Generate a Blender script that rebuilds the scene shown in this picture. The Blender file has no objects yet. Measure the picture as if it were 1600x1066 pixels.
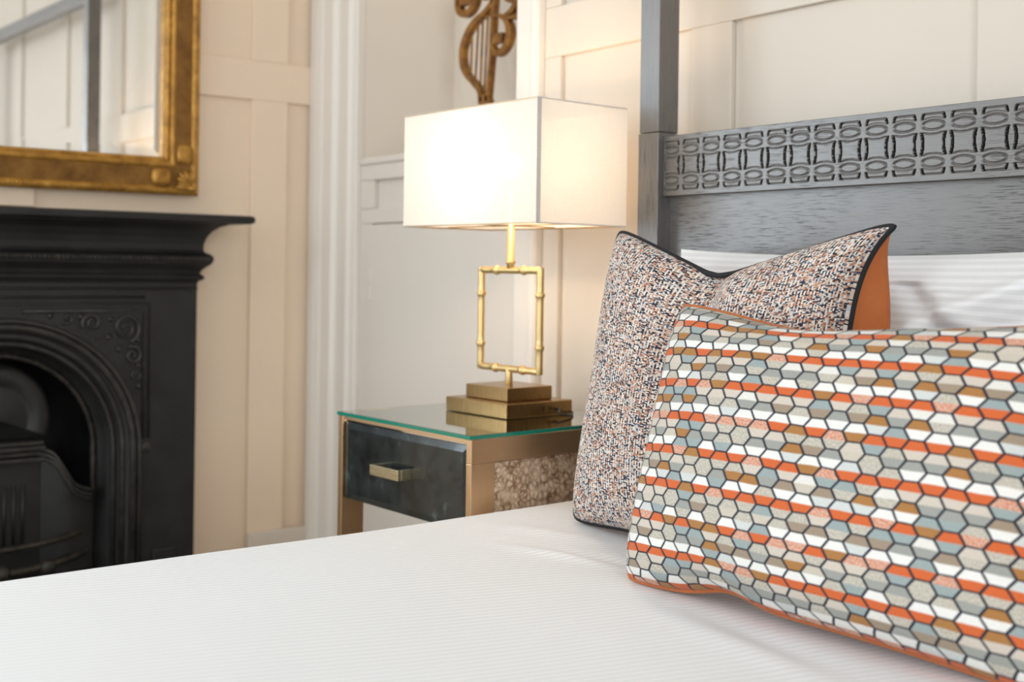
import bpy, bmesh, math, random
import numpy as np
from mathutils import Vector, Matrix

# ------------------------------------------------------------------ camera, light, exposure
S = bpy.context.scene
COL = S.collection
R = math.radians
cam_d = bpy.data.cameras.new('camera')
cam = bpy.data.objects.new('camera', cam_d)
COL.objects.link(cam)
S.camera = cam
cam_d.sensor_width = 36.0
cam_d.lens = 36.0 * 1880.0 / 1600.0
cam_d.shift_y = -0.07
cam_d.clip_start = 0.02
YAW, ROLL = R(52.5), 0.0136
fw = Vector((-math.sin(YAW), math.cos(YAW), 0))
rt = Vector((math.cos(YAW), math.sin(YAW), 0))
up = Vector((0, 0, 1))
cr = rt * math.cos(ROLL) + up * math.sin(ROLL)
cu = up * math.cos(ROLL) - rt * math.sin(ROLL)
cam.matrix_world = Matrix(((cr.x, cu.x, -fw.x, 0.0), (cr.y, cu.y, -fw.y, 0.0),
                           (cr.z, cu.z, -fw.z, 1.0), (0, 0, 0, 1)))
cam_d.dof.use_dof = True
cam_d.dof.focus_distance = 1.95
cam_d.dof.aperture_fstop = 3.4

W = bpy.data.worlds.new('sky')
S.world = W
W.use_nodes = True
bg = W.node_tree.nodes['Background']
bg.inputs[0].default_value = (0.80, 0.90, 1.0, 1)
bg.inputs[1].default_value = 1.0

S.view_settings.view_transform = 'Standard'
S.view_settings.look = 'None'
S.view_settings.exposure = 0.08
S.view_settings.gamma = 1.0
S.view_settings.use_curve_mapping = False


def area(name, loc, rot, sx, sy, power, color):
    d = bpy.data.lights.new(name, 'AREA')
    d.shape = 'RECTANGLE'
    d.size, d.size_y, d.energy, d.color = sx, sy, power, color
    o = bpy.data.objects.new(name, d)
    o.location, o.rotation_euler = loc, rot
    COL.objects.link(o)
    return o


# daylight entering by the tall window beside the chimney and the two opposite the headboard
area('window_or_fill_light', (-3.50, -.66, 1.60), (0, R(-90), 0), 2.0, 1.5, 46, (0.78, 0.90, 1.0))
area('window_or_fill_light', (-1.9, -2.56, 1.65), (R(90), 0, R(0)), 1.6, 2.0, 36, (0.86, 0.94, 1.0))
area('window_or_fill_light', (0.9, -2.56, 1.65), (R(90), 0, R(0)), 1.6, 2.0, 9, (0.86, 0.94, 1.0))
area('window_or_fill_light', (2.56, -.9, 1.65), (0, R(90), 0), 2.0, 1.8, 80, (0.90, 0.95, 1.0))  # added fill from the right, brightens the chimney wall; no real window there
LAMP_POWER = 9.3

# ------------------------------------------------------------------ mesh helpers
MATS = {}


def link(name, me, parent=None, mat=None, smooth=False):
    o = bpy.data.objects.new(name, me)
    COL.objects.link(o)
    if mat:
        me.materials.append(MATS[mat])
    if smooth:
        me.polygons.foreach_set('use_smooth', [True] * len(me.polygons))
    if parent:
        o.parent = parent
    return o


def obj(name, bm, mat, parent=None, smooth=False, bevel=0.0, seg=2):
    bmesh.ops.recalc_face_normals(bm, faces=bm.faces)
    me = bpy.data.meshes.new(name)
    bm.to_mesh(me)
    bm.free()
    o = link(name, me, parent, mat, smooth)
    if bevel:
        m = o.modifiers.new('bevel', 'BEVEL')
        m.width, m.segments, m.limit_method, m.angle_limit = bevel, seg, 'ANGLE', R(40)
    return o


def BM():
    return bmesh.new()


def box(bm, x0, x1, y0, y1, z0, z1):
    v = [bm.verts.new(p) for p in ((x0, y0, z0), (x1, y0, z0), (x1, y1, z0), (x0, y1, z0),
                                   (x0, y0, z1), (x1, y0, z1), (x1, y1, z1), (x0, y1, z1))]
    for f in ((3, 2, 1, 0), (4, 5, 6, 7), (0, 1, 5, 4), (1, 2, 6, 5), (2, 3, 7, 6), (3, 0, 4, 7)):
        bm.faces.new([v[i] for i in f])
    return bm


def bx(name, mat, parent, *b, bevel=0.0):
    return obj(name, box(BM(), *b), mat, parent, bevel=bevel)


def tube(bm, pts, r, n=8, closed=False, flat=None):
    """round tube along pts; r scalar or list"""
    pts = [Vector(p) for p in pts]
    m = len(pts)
    rs = r if hasattr(r, '__len__') else [r] * m
    tans = []
    for i in range(m):
        a = pts[(i - 1) % m] if closed or i > 0 else pts[i]
        b = pts[(i + 1) % m] if closed or i < m - 1 else pts[i]
        tans.append((b - a).normalized())
    ref = Vector((0, 0, 1)) if abs(tans[0].z) < .9 else Vector((1, 0, 0))
    nrm = (ref - tans[0] * ref.dot(tans[0])).normalized()
    rings = []
    for i in range(m):
        nrm = (nrm - tans[i] * nrm.dot(tans[i])).normalized()
        bi = tans[i].cross(nrm)
        rings.append([bm.verts.new(pts[i] + (nrm * math.cos(2 * math.pi * k / n) + bi * math.sin(2 * math.pi * k / n)) * rs[i])
                      for k in range(n)])
    for i in range(m if closed else m - 1):
        A, B = rings[i], rings[(i + 1) % m]
        for k in range(n):
            bm.faces.new((A[k], A[(k + 1) % n], B[(k + 1) % n], B[k]))
    if not closed:
        bm.faces.new(rings[0][::-1])
        bm.faces.new(rings[-1])
    return bm


def ribbon(bm, pts, w, nor, th):
    """flat bar bent along pts lying in the plane with normal nor"""
    pts = [Vector(p) for p in pts]
    m = len(pts)
    ws = w if hasattr(w, '__len__') else [w] * m
    rings = []
    nor = Vector(nor)
    for i in range(m):
        t = (pts[min(i + 1, m - 1)] - pts[max(i - 1, 0)]).normalized()
        s = t.cross(nor).normalized()
        a, b = s * (ws[i] / 2), nor * (th / 2)
        rings.append([bm.verts.new(pts[i] + q) for q in (a + b, a - b, -a - b, -a + b)])
    for i in range(m - 1):
        A, B = rings[i], rings[i + 1]
        for k in range(4):
            bm.faces.new((A[k], A[(k + 1) % 4], B[(k + 1) % 4], B[k]))
    bm.faces.new(rings[0][::-1])
    bm.faces.new(rings[-1])
    return bm


def smooth_path(p, n=6):
    """Catmull-Rom through p"""
    p = [Vector(q) for q in p]
    q = [p[0] * 2 - p[1]] + p + [p[-1] * 2 - p[-2]]
    out = []
    for i in range(1, len(q) - 2):
        a, b, c, d = q[i - 1:i + 3]
        for k in range(n):
            t = k / n
            out.append(.5 * ((2 * b) + (c - a) * t + (2 * a - 5 * b + 4 * c - d) * t * t + (3 * b - a - 3 * c + d) * t ** 3))
    out.append(p[-1])
    return out


def grid_mesh(name, P, uv=None, flip=False):
    n, m = P.shape[:2]
    idx = np.arange(n * m).reshape(n, m)
    q = np.stack([idx[:-1, :-1], idx[1:, :-1], idx[1:, 1:], idx[:-1, 1:]], -1).reshape(-1, 4)
    if flip:
        q = q[:, ::-1]
    me = bpy.data.meshes.new(name)
    me.vertices.add(n * m)
    me.vertices.foreach_set('co', P.reshape(-1).astype(np.float32))
    me.loops.add(q.size)
    me.loops.foreach_set('vertex_index', q.reshape(-1).astype(np.int32))
    me.polygons.add(len(q))
    me.polygons.foreach_set('loop_start', np.arange(0, q.size, 4, dtype=np.int32))
    me.polygons.foreach_set('loop_total', np.full(len(q), 4, dtype=np.int32))
    if uv is not None:
        l = me.uv_layers.new(name='UVMap')
        l.data.foreach_set('uv', uv.reshape(-1, 2)[q.reshape(-1)].reshape(-1).astype(np.float32))
    me.update(calc_edges=True)
    me.validate()
    return me


def thing(name, label, cat, loc=(0, 0, 0), rz=0.0, group=None):
    o = bpy.data.objects.new(name, None)
    COL.objects.link(o)
    o.location = loc
    o.rotation_euler = (0, 0, rz)
    o['label'], o['category'] = label, cat
    if group:
        o['group'] = group
    return o


def tag(o, label, cat):
    o['label'], o['category'] = label, cat
    return o


def struct(o):
    o['kind'] = 'structure'
    return o


# ------------------------------------------------------------------ material helpers
def lin(r, g, b):
    return tuple((c / 12.92 if c <= .04045 else ((c + .055) / 1.055) ** 2.4) for c in (r / 255, g / 255, b / 255))


class NT:
    def __init__(s, name):
        s.mat = bpy.data.materials.new(name)
        s.mat.use_nodes = True
        s.t = s.mat.node_tree
        s.b = s.t.nodes['Principled BSDF']
        MATS[name] = s.mat

    def n(s, typ, **kw):
        x = s.t.nodes.new(typ)
        for k, v in kw.items():
            setattr(x, k, v)
        return x

    def put(s, sock, v):
        if isinstance(v, bpy.types.NodeSocket):
            s.t.links.new(v, sock)
        elif hasattr(v, '__len__') and sock.type == 'RGBA' and len(v) == 3:
            sock.default_value = (*v, 1)
        else:
            sock.default_value = v

    def m(s, op, a, b=0.0, c=0.0):
        x = s.n('ShaderNodeMath', operation=op)
        for i, v in enumerate((a, b, c)):
            s.put(x.inputs[i], v)
        return x.outputs[0]

    def mix(s, f, a, b, typ='MIX'):
        x = s.n('ShaderNodeMix', data_type='RGBA', blend_type=typ)
        s.put(x.inputs[0], f)
        s.put(x.inputs[6], a)
        s.put(x.inputs[7], b)
        return x.outputs[2]

    def ramp(s, f, stops, interp='LINEAR'):
        x = s.n('ShaderNodeValToRGB')
        x.color_ramp.interpolation = interp
        e = x.color_ramp.elements
        while len(e) < len(stops):
            e.new(.5)
        for q, (p, c) in zip(e, stops):
            q.position = p
            q.color = (*c, 1) if hasattr(c, '__len__') else (c, c, c, 1)
        s.put(x.inputs[0], f)
        return x.outputs[0]

    def obj_co(s):
        return s.n('ShaderNodeTexCoord').outputs['Object']

    def uv(s):
        return s.n('ShaderNodeTexCoord').outputs['UV']

    def map(s, v, scale=(1, 1, 1), rot=(0, 0, 0)):
        x = s.n('ShaderNodeMapping')
        s.put(x.inputs[0], v)
        x.inputs['Scale'].default_value = scale
        x.inputs['Rotation'].default_value = rot
        return x.outputs[0]

    def noise(s, v, scale, detail=2.0, rough=.5):
        x = s.n('ShaderNodeTexNoise')
        s.put(x.inputs['Vector'], v)
        x.inputs['Scale'].default_value = scale
        x.inputs['Detail'].default_value = detail
        x.inputs['Roughness'].default_value = rough
        return x.outputs[0]

    def sep(s, v):
        x = s.n('ShaderNodeSeparateXYZ')
        s.put(x.inputs[0], v)
        return x.outputs

    def xyz(s, a, b, c=0.0):
        x = s.n('ShaderNodeCombineXYZ')
        for i, v in enumerate((a, b, c)):
            s.put(x.inputs[i], v)
        return x.outputs[0]

    def white(s, v):
        x = s.n('ShaderNodeTexWhiteNoise', noise_dimensions='2D')
        s.put(x.inputs['Vector'], v)
        return x.outputs['Value']

    def bump(s, h, strength=.3, dist=.002):
        x = s.n('ShaderNodeBump')
        x.inputs['Strength'].default_value = strength
        x.inputs['Distance'].default_value = dist
        s.put(x.inputs['Height'], h)
        s.t.links.new(x.outputs[0], s.b.inputs['Normal'])

    def set(s, **kw):
        nm = dict(col='Base Color', rough='Roughness', metal='Metallic', spec='Specular IOR Level',
                  trans='Transmission Weight', ior='IOR', sheen='Sheen Weight', coat='Coat Weight',
                  coatr='Coat Roughness', emit='Emission Color', emits='Emission Strength', aniso='Anisotropic')
        for k, v in kw.items():
            s.put(s.b.inputs[nm[k]], v)
        return s


def paint(name, c, rough=.55):
    a = NT(name)
    v = a.obj_co()
    n = a.noise(v, 3.0, 3)
    a.set(col=a.mix(n, tuple(x * .97 for x in c), tuple(min(1, x * 1.03) for x in c)), rough=rough)
    a.bump(a.noise(v, 260, 2), .06, .001)
    return a


paint('cream_paint', (0.70, 0.62, 0.53), .6)
paint('left_wall_paint', (0.84, 0.675, 0.51), .6)  # left wall: warmer and lighter in tone than the cream
paint('lamplit_cream', (0.84, 0.755, 0.66), .55)  # cream raised in tone to stand in for lamplight spilling into the alcove
paint('white_paint', (0.83, 0.775, 0.71), .45)
paint('grey_white_paint', (0.76, 0.70, 0.63), .5)
paint('ceiling_paint', (0.82, 0.80, 0.77), .8)
a = NT('carpet')
v = a.obj_co()
a.set(col=a.mix(a.noise(v, 180, 3), (0.30, 0.25, 0.20), (0.42, 0.36, 0.29)), rough=.95)
a.bump(a.noise(v, 400, 2), .6, .004)

# dark open-grain stained oak
def grain_wood(name, axis):
    a = NT(name)
    v = a.obj_co()
    sc = [60, 60, 60]
    sc[axis] = 2.6
    st = a.noise(a.map(v, tuple(sc)), 4.0, 6, .65)
    sc2 = [230, 230, 230]
    sc2[axis] = 12
    pores = a.noise(a.map(v, tuple(sc2)), 2.2, 4, .6)
    patch = a.noise(v, 6.0, 2)
    pm = a.m('MULTIPLY', a.ramp(pores, [(.53, 0.0), (.63, .95)]), a.ramp(patch, [(.40, 0.10), (.64, 1.0)]))
    base = a.ramp(st, [(.25, (0.072, 0.063, 0.056)), (.75, (0.115, 0.104, 0.095))])
    a.set(col=a.mix(pm, base, (0.012, 0.012, 0.013)), rough=a.m('MULTIPLY_ADD', pm, .3, a.ramp(st, [(.2, .34), (.8, .44)])), spec=a.m('MULTIPLY_ADD', pm, -.6, 1.0), coat=.75, coatr=.34)
    a.bump(a.m('SUBTRACT', a.m('MULTIPLY', st, .25), pm), .16, .001)


grain_wood('oak_across', 0)
grain_wood('oak_upright', 2)
grain_wood('oak_along', 1)

# cast iron
a = NT('cast_iron')
v = a.obj_co()
n = a.noise(v, 9, 4, .6)
a.set(col=a.ramp(n, [(.3, (0.006, 0.006, 0.006)), (.75, (0.017, 0.0165, 0.016))]), rough=a.ramp(n, [(.3, .42), (.7, .62)]), spec=.45)
a.bump(a.noise(v, 120, 3), .25, .0015)
a = NT('buffed_iron')
v = a.obj_co()
n = a.noise(v, 30, 4, .65)
a.set(col=a.ramp(n, [(.3, (0.012, 0.0115, 0.011)), (.72, (0.040, 0.037, 0.033))]), rough=.42, spec=.5, metal=.15)
a.bump(n, .15, .001)
a = NT('worn_iron')
v = a.obj_co()
n = a.noise(v, 40, 4, .7)
a.set(col=a.ramp(n, [(.35, (0.010, 0.009, 0.008)), (.7, (0.055, 0.047, 0.036))]), rough=.5, metal=.3)
a.bump(n, .3, .001)

# gilt
a = NT('gilt')
v = a.obj_co()
n = a.noise(v, 22, 5, .7)
a.set(col=a.ramp(n, [(.28, (0.24, 0.105, 0.018)), (.55, (0.50, 0.255, 0.045)), (.8, (0.72, 0.42, 0.11))]), rough=.42, metal=.45)
a.bump(a.noise(v, 230, 3), .3, .0012)
a = NT('gilt_ribbed')
v = a.obj_co()
n = a.noise(v, 18, 5, .7)
x, y, z = a.sep(v)
rib = a.m('SINE', a.m('MULTIPLY', a.m('ADD', y, z), 2 * math.pi / .006))
a.set(col=a.ramp(n, [(.28, (0.19, 0.085, 0.020)), (.6, (0.36, 0.18, 0.042)), (.85, (0.52, 0.29, 0.085))]), rough=.5, metal=.4)
a.bump(rib, .45, .0012)
NT('mirror_silver').set(col=(0.90, 0.91, 0.90), rough=.015, metal=1.0)

# brass and bronze
def brushed(name, c, rough, axis=2, metal=1.0):
    a = NT(name)
    v = a.obj_co()
    sc = [1100, 1100, 1100]
    sc[axis] = 9
    n = a.noise(a.map(v, tuple(sc)), 1.5, 3)
    a.set(col=a.mix(n, tuple(q * .78 for q in c), tuple(min(1, q * 1.2) for q in c)), rough=a.m('MULTIPLY_ADD', n, .12, rough - .06), metal=metal)
    a.bump(n, .05, .0005)


brushed('satin_brass', (0.74, 0.54, 0.25), .42, 2, .9)
brushed('antique_brass', (0.36, 0.225, 0.095), .28, 2)
brushed('bronze_upright', (0.72, 0.48, 0.28), .33, 2, 1.0)
brushed('bronze_across', (0.72, 0.48, 0.28), .33, 1, 1.0)
NT('aged_silvering').set(col=(0.86, 0.83, 0.78), rough=.05, metal=1.0)
brushed('pale_brass', (0.72, 0.62, 0.40), .28, 0)
a = NT('aged_bronze')
v = a.obj_co()
n = a.noise(v, 28, 4, .7)
a.set(col=a.ramp(n, [(.3, (0.12, 0.052, 0.016)), (.55, (0.33, 0.15, 0.035)), (.8, (0.56, 0.28, 0.055))]), rough=.4, metal=.5)
a.bump(n, .2, .001)
# antiqued mirror of the drawer: near-black foxed silvering
a = NT('smoked_mirror')
v = a.obj_co()
n = a.noise(v, 16, 8, .72)
n2 = a.noise(v, 6, 5, .6)
f = a.m('MULTIPLY', n, a.m('ADD', n2, .45))
a.set(col=a.ramp(f, [(.34, (0.005, 0.006, 0.006)), (.56, (0.030, 0.038, 0.037)), (.74, (0.15, 0.19, 0.185))]), rough=.25, metal=.3, coat=.45, coatr=.04)
a = NT('foxed_mirror')
v = a.obj_co()
vo = a.n('ShaderNodeTexVoronoi', feature='DISTANCE_TO_EDGE')
a.put(vo.inputs['Vector'], a.map(v, (1, 1, 1)))
vo.inputs['Scale'].default_value = 80
n = a.noise(v, 45, 6, .7)
f = a.m('ADD', a.m('MULTIPLY', vo.outputs[0], .5), a.m('MULTIPLY', n, .72))
a.set(col=a.ramp(f, [(.30, (0.26, 0.15, 0.08)), (.42, (0.66, 0.47, 0.31)), (.58, (0.95, 0.79, 0.62))]), rough=.28, metal=.3, coat=.6, coatr=.05)
NT('clear_glass').set(col=(0.93, 0.98, 0.96), rough=.0, trans=1.0, ior=1.5)
NT('green_glass_edge').set(col=(0.012, 0.20, 0.135), rough=.12, spec=.6)
NT('black_fabric').set(col=(0.010, 0.010, 0.012), rough=.8)
NT('dark_cable').set(col=(0.02, 0.018, 0.016), rough=.5)
NT('groove_shade').set(col=(0.010, 0.010, 0.010), rough=.7)  # near-black standing in for the shade deep in the carved slots
NT('dark_gap').set(col=(0.012, 0.010, 0.008), rough=.8)

# lamp shade: white linen that lets the bulb through
a = NT('shade_linen')
v = a.obj_co()
w1 = a.noise(a.map(v, (40, 40, 900)), 1.0, 2)
w2 = a.noise(a.map(v, (700, 700, 30)), 1.0, 2)
wv = a.m('MULTIPLY', a.m('ADD', w1, w2), .5)
c = a.mix(wv, (0.70, 0.68, 0.65), (0.84, 0.825, 0.80))
d = a.n('ShaderNodeBsdfDiffuse')
tl = a.n('ShaderNodeBsdfTranslucent')
a.put(d.inputs[0], c)
a.put(tl.inputs[0], c)
mx = a.n('ShaderNodeMixShader')
mx.inputs[0].default_value = .30
a.t.links.new(d.outputs[0], mx.inputs[1])
a.t.links.new(tl.outputs[0], mx.inputs[2])
tr = a.n('ShaderNodeBsdfTransparent')      # open weave
m2_ = a.n('ShaderNodeMixShader')
m2_.inputs[0].default_value = .06
a.t.links.new(mx.outputs[0], m2_.inputs[1])
a.t.links.new(tr.outputs[0], m2_.inputs[2])
a.t.links.new(m2_.outputs[0], a.t.nodes['Material Output'].inputs[0])
NT('bulb_glow').set(col=(1, .9, .8), emit=(1.0, .78, .54), emits=6.0)

# white satin-stripe bedding
def bedding(name, ang, period, use_uv):
    a = NT(name)
    v = a.uv() if use_uv else a.obj_co()
    x, y, z = a.sep(v)
    d = a.m('ADD', a.m('MULTIPLY', x, math.cos(ang)), a.m('MULTIPLY', y, math.sin(ang)))
    s = a.m('SINE', a.m('MULTIPLY', d, 2 * math.pi / period))
    band = a.ramp(a.m('MULTIPLY_ADD', s, .5, .5), [(.25, 0.0), (.75, 1.0)])
    a.set(col=a.mix(band, (0.735, 0.735, 0.74), (0.83, 0.83, 0.83)), rough=a.m('MULTIPLY_ADD', band, -.18, .75), sheen=.15)
    a.bump(a.m('ADD', a.m('MULTIPLY', band, .8), a.m('MULTIPLY', a.noise(v, 900, 2), .25)), .35, .0011)


bedding('duvet_stripe', -R(15.7), .0135, False)
bedding('pillow_stripe', R(90), .0135, True)
NT('white_cotton').set(col=(0.78, 0.78, 0.78), rough=.85)

# orange velvet
a = NT('orange_cloth')
v = a.obj_co()
a.set(col=a.mix(a.noise(v, 30, 3), (0.40, 0.105, 0.022), (0.50, 0.145, 0.035)), rough=.85, sheen=.15)
a.bump(a.noise(v, 700, 2), .2, .001)

# multicoloured woven tweed
a = NT('tweed')
u, w, _ = a.sep(a.uv())
wob = a.m('MULTIPLY', a.m('SUBTRACT', a.noise(a.uv(), 90, 2), .5), .0016)
u2, w2 = a.m('ADD', u, wob), a.m('ADD', w, wob)
row = a.m('FLOOR', a.m('DIVIDE', w2, .0022))
colw = a.m('FLOOR', a.m('DIVIDE', u2, .0034))
rowshift = a.m('MULTIPLY', a.white(a.xyz(row, 3.3)), 1.0)
dash = a.m('FLOOR', a.m('ADD', a.m('DIVIDE', u2, .0056), rowshift))
r1 = a.white(a.xyz(dash, row))
patch = a.noise(a.uv(), 38, 2)
r1p = a.m('ADD', r1, a.m('MULTIPLY', a.m('SUBTRACT', patch, .5), .55))
weft = a.ramp(r1p, [(0, lin(190, 128, 98)), (.17, lin(212, 176, 154)), (.34, lin(222, 214, 204)), (.48, lin(110, 120, 136)),
                    (.58, lin(46, 54, 74)), (.86, lin(24, 28, 42))], 'CONSTANT')
coarse = a.m('FLOOR', a.m('DIVIDE', a.m('ADD', w2, a.m('MULTIPLY', a.white(a.xyz(colw, 7.7)), .02)), .0095))
r2 = a.white(a.xyz(colw, coarse))
warpc = a.ramp(r2, [(0, lin(240, 232, 222)), (.46, lin(226, 204, 188)), (.70, lin(202, 156, 130)), (.84, lin(210, 212, 214))], 'CONSTANT')
r3 = a.white(a.xyz(colw, a.m('ADD', row, 91.0)))
parity = a.m('MODULO', a.m('ABSOLUTE', colw), 2.0)
show = a.m('LESS_THAN', r3, a.m('MULTIPLY_ADD', parity, .50, .14))
fu = a.m('ABSOLUTE', a.m('SUBTRACT', a.m('FRACT', a.m('DIVIDE', u2, .0034)), .5))
fv = a.m('ABSOLUTE', a.m('SUBTRACT', a.m('FRACT', a.m('DIVIDE', w2, .0022)), .5))
edge = a.ramp(a.m('MAXIMUM', fu, fv), [(.34, 1.0), (.5, .58)])
c = a.mix(show, weft, warpc)
a.set(col=a.mix(1.0, c, edge, 'MULTIPLY'), rough=.9, sheen=.1)
a.bump(a.m('ADD', a.m('MULTIPLY', edge, .7), a.m('MULTIPLY', show, .5)), .6, .0012)

# honeycomb jacquard
PITCH, HEXH = .0278, .0240
a = NT('honeycomb')
u, w, _ = a.sep(a.uv())
wu = a.m('MULTIPLY', a.m('SUBTRACT', a.noise(a.uv(), 26, 2), .5), .0035)
wv = a.m('MULTIPLY', a.m('SUBTRACT', a.noise(a.map(a.uv(), (1, 1, 1), (0, 0, 1.0)), 24, 2), .5), .0030)
U = a.m('ADD', a.m('DIVIDE', a.m('ADD', u, wu), PITCH), 100.0)
V = a.m('ADD', a.m('DIVIDE', a.m('ADD', w, wv), HEXH), 100.0)
T = a.m('SUBTRACT', 1.0, a.m('MULTIPLY', a.m('ABSOLUTE', a.m('SUBTRACT', a.m('FRACT', V), .5)), 4.0))
k = a.m('ROUND', U)
odd = a.m('MODULO', k, 2.0)
sgn = a.m('MULTIPLY_ADD', odd, 2.0, -1.0)
dd = a.m('SUBTRACT', a.m('SUBTRACT', U, k), a.m('MULTIPLY', a.m('MULTIPLY', sgn, T), .155))
colm = a.m('SUBTRACT', k, a.m('LESS_THAN', dd, 0.0))
par = a.m('MODULO', colm, 2.0)
ee = a.m('ABSOLUTE', a.m('SUBTRACT', a.m('FRACT', a.m('ADD', a.m('SUBTRACT', V, a.m('MULTIPLY', par, .5)), .5)), .5))
band = a.m('FLOOR', a.m('MULTIPLY', V, 2.0))
bm4 = a.m('MODULO', band, 4.0)
r = a.white(a.xyz(colm, band))
fine = a.noise(a.uv(), 620, 2)
weave = a.m('SINE', a.m('MULTIPLY', a.m('ADD', u, a.m('MULTIPLY', w, 1.0)), 2 * math.pi / .0013))
spk = a.ramp(a.noise(a.uv(), 640, 3), [(.42, 0.0), (.58, 1.0)])
sp_b = a.mix(spk, lin(158, 148, 132), lin(216, 210, 196))
sp_o = a.mix(spk, lin(198, 86, 48), lin(222, 200, 176))
sp_m = a.mix(a.m('MULTIPLY_ADD', weave, .5, .5), lin(136, 90, 44), lin(194, 138, 76))
sp_g = a.mix(a.m('MULTIPLY_ADD', weave, .5, .5), lin(128, 142, 142), lin(172, 182, 178))


def pick(r, items):
    """items: (upper bound, colour)"""
    out = items[-1][1]
    for bnd, c in reversed(items[:-1]):
        out = a.mix(a.m('LESS_THAN', r, bnd), out, c)
    return out


white_b = pick(r, [(.66, lin(234, 231, 225)), (.82, lin(206, 208, 204)), (.93, sp_b), (1, sp_g)])
orange_b = pick(r, [(.62, lin(208, 100, 48)), (.80, sp_m), (1, sp_o)])
beige_b = pick(r, [(.44, lin(206, 194, 180)), (.64, sp_g), (.90, sp_b), (1, lin(226, 222, 214))])
grey_b = pick(r, [(.42, lin(156, 156, 149)), (.60, sp_b), (.76, lin(156, 138, 118)), (.90, sp_m), (1, lin(200, 190, 174))])
c = a.mix(a.m('COMPARE', bm4, 0.0, .1), a.mix(a.m('COMPARE', bm4, 1.0, .1), a.mix(a.m('COMPARE', bm4, 2.0, .1), white_b, orange_b), beige_b), grey_b)
c = a.mix(1.0, c, a.ramp(fine, [(.3, .84), (.7, 1.06)]), 'MULTIPLY')
l1 = a.m('LESS_THAN', a.m('ABSOLUTE', dd), .070)
l2 = a.m('LESS_THAN', ee, .046)
line = a.m('MAXIMUM', l1, l2)
c = a.mix(line, c, lin(27, 30, 44))
a.set(col=c, rough=.88, sheen=.08)
a.bump(a.m('ADD', a.m('MULTIPLY', line, -.8), a.m('MULTIPLY', fine, .6)), .5, .0014)

# ------------------------------------------------------------------ room shell
XF, YW = -3.545, 1.90           # chimney wall plane, headboard wall plane
XR, YF, HC = 2.6, -2.6, 2.95
ND = .014                       # depth of the recessed panels

struct(bx('floor', 'carpet', None, XF - .5, XR + .1, YF - .1, 2.5, -.1, 0))
struct(bx('ceiling', 'ceiling_paint', None, XF - .5, XR + .1, YF - .1, 2.5, HC, HC + .1))
bm = BM()
box(bm, XR, XR + .1, YF, -1.8, 0, HC)
box(bm, XR, XR + .1, 0, YW, 0, HC)
box(bm, XR, XR + .1, -1.8, 0, 0, .6)
box(bm, XR, XR + .1, -1.8, 0, 2.68, HC)
struct(obj('wall_right', bm, 'cream_paint'))
bm = BM()
for p, q in ((-1.8, -1.74), (-.06, 0)):
    box(bm, XR + .02, XR + .08, p, q, .6, 2.68)
for p, q in ((.6, .66), (1.62, 1.68), (2.62, 2.68)):
    box(bm, XR + .02, XR + .08, -1.74, -.06, p, q)
w = struct(obj('window_4', bm, 'white_paint'))  # made-up window, added round the fill light
bx('pane', 'clear_glass', w, XR + .048, XR + .052, -1.74, -.06, .66, 2.62)

# left wall, with the chimney opening left free
bm = BM()
x0, x1 = XF - .45, XF - ND
WY0, WY1, WZ0, WZ1 = -1.42, .10, .58, 2.62
box(bm, x0, x1, YF, WY0, 0, HC)
box(bm, x0, x1, WY1, .56, 0, HC)
box(bm, x0, x1, WY0, WY1, 0, WZ0)
box(bm, x0, x1, WY0, WY1, WZ1, HC)
box(bm, x0, x1, 1.24, 2.4, 0, HC)
box(bm, x0, x1, .56, 1.24, .92, HC)
box(bm, x0, x0 + .05, .56, 1.24, 0, .92)
wl = struct(obj('wall_left', bm, 'left_wall_paint'))
for za, zb in ((1.53, 1.655), (2.55, 2.68)):
    bx('rail', 'left_wall_paint', wl, x1, XF, .20, 1.898, za, zb, bevel=.0025)
y = 1.67
while y > .2:
    for za, zb in ((0, 1.53), (1.655, 2.55)):
        if 0.36 < y < 1.45 and za == 0:
            bx('stile', 'left_wall_paint', wl, x1, XF, y, y + .125, 1.16, zb, bevel=.0025)
        else:
            bx('stile', 'left_wall_paint', wl, x1, XF, y, y + .125, za, zb, bevel=.0025)
    y -= .79
bl = struct(bx('baseboard_left', 'cream_paint', None, XF, XF + .018, 1.667, 1.90, 0, .15, bevel=.004))

# front wall with two window openings (behind the camera)
bm = BM()
wins = ((-2.75, -1.05), (.05, 1.75))
box(bm, XF, wins[0][0], YF - .15, YF, 0, HC)
box(bm, wins[0][1], wins[1][0], YF - .15, YF, 0, HC)
box(bm, wins[1][1], XR, YF - .15, YF, 0, HC)
for a0, a1 in wins:
    box(bm, a0, a1, YF - .15, YF, 0, .62)
    box(bm, a0, a1, YF - .15, YF, 2.68, HC)
struct(obj('wall_front', bm, 'cream_paint'))
bm = BM()
for p, q in ((WY0, WY0 + .06), (WY1 - .06, WY1)):
    box(bm, XF - .13, XF - .07, p, q, WZ0, WZ1)
for p, q in ((WZ0, WZ0 + .06), (1.57, 1.63), (WZ1 - .06, WZ1)):
    box(bm, XF - .13, XF - .07, WY0 + .06, WY1 - .06, p, q)
w = struct(obj('window_3', bm, 'white_paint'))
bx('pane', 'clear_glass', w, XF - .102, XF - .098, WY0 + .06, WY1 - .06, WZ0 + .06, WZ1 - .06)
for i, (a0, a1) in enumerate(wins):
    bm = BM()
    for p, q in ((a0, a0 + .06), (a1 - .06, a1)):
        box(bm, p, q, YF - .13, YF - .07, .62, 2.68)
    for p, q in ((.62, .68), (1.62, 1.68), (2.62, 2.68)):
        box(bm, a0 + .06, a1 - .06, YF - .13, YF - .07, p, q)
    w = struct(obj('window_%d' % (i + 1), bm, 'white_paint'))
    bx('pane', 'clear_glass', w, a0 + .06, a1 - .06, YF - .102, YF - .098, .68, 2.62)

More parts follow.
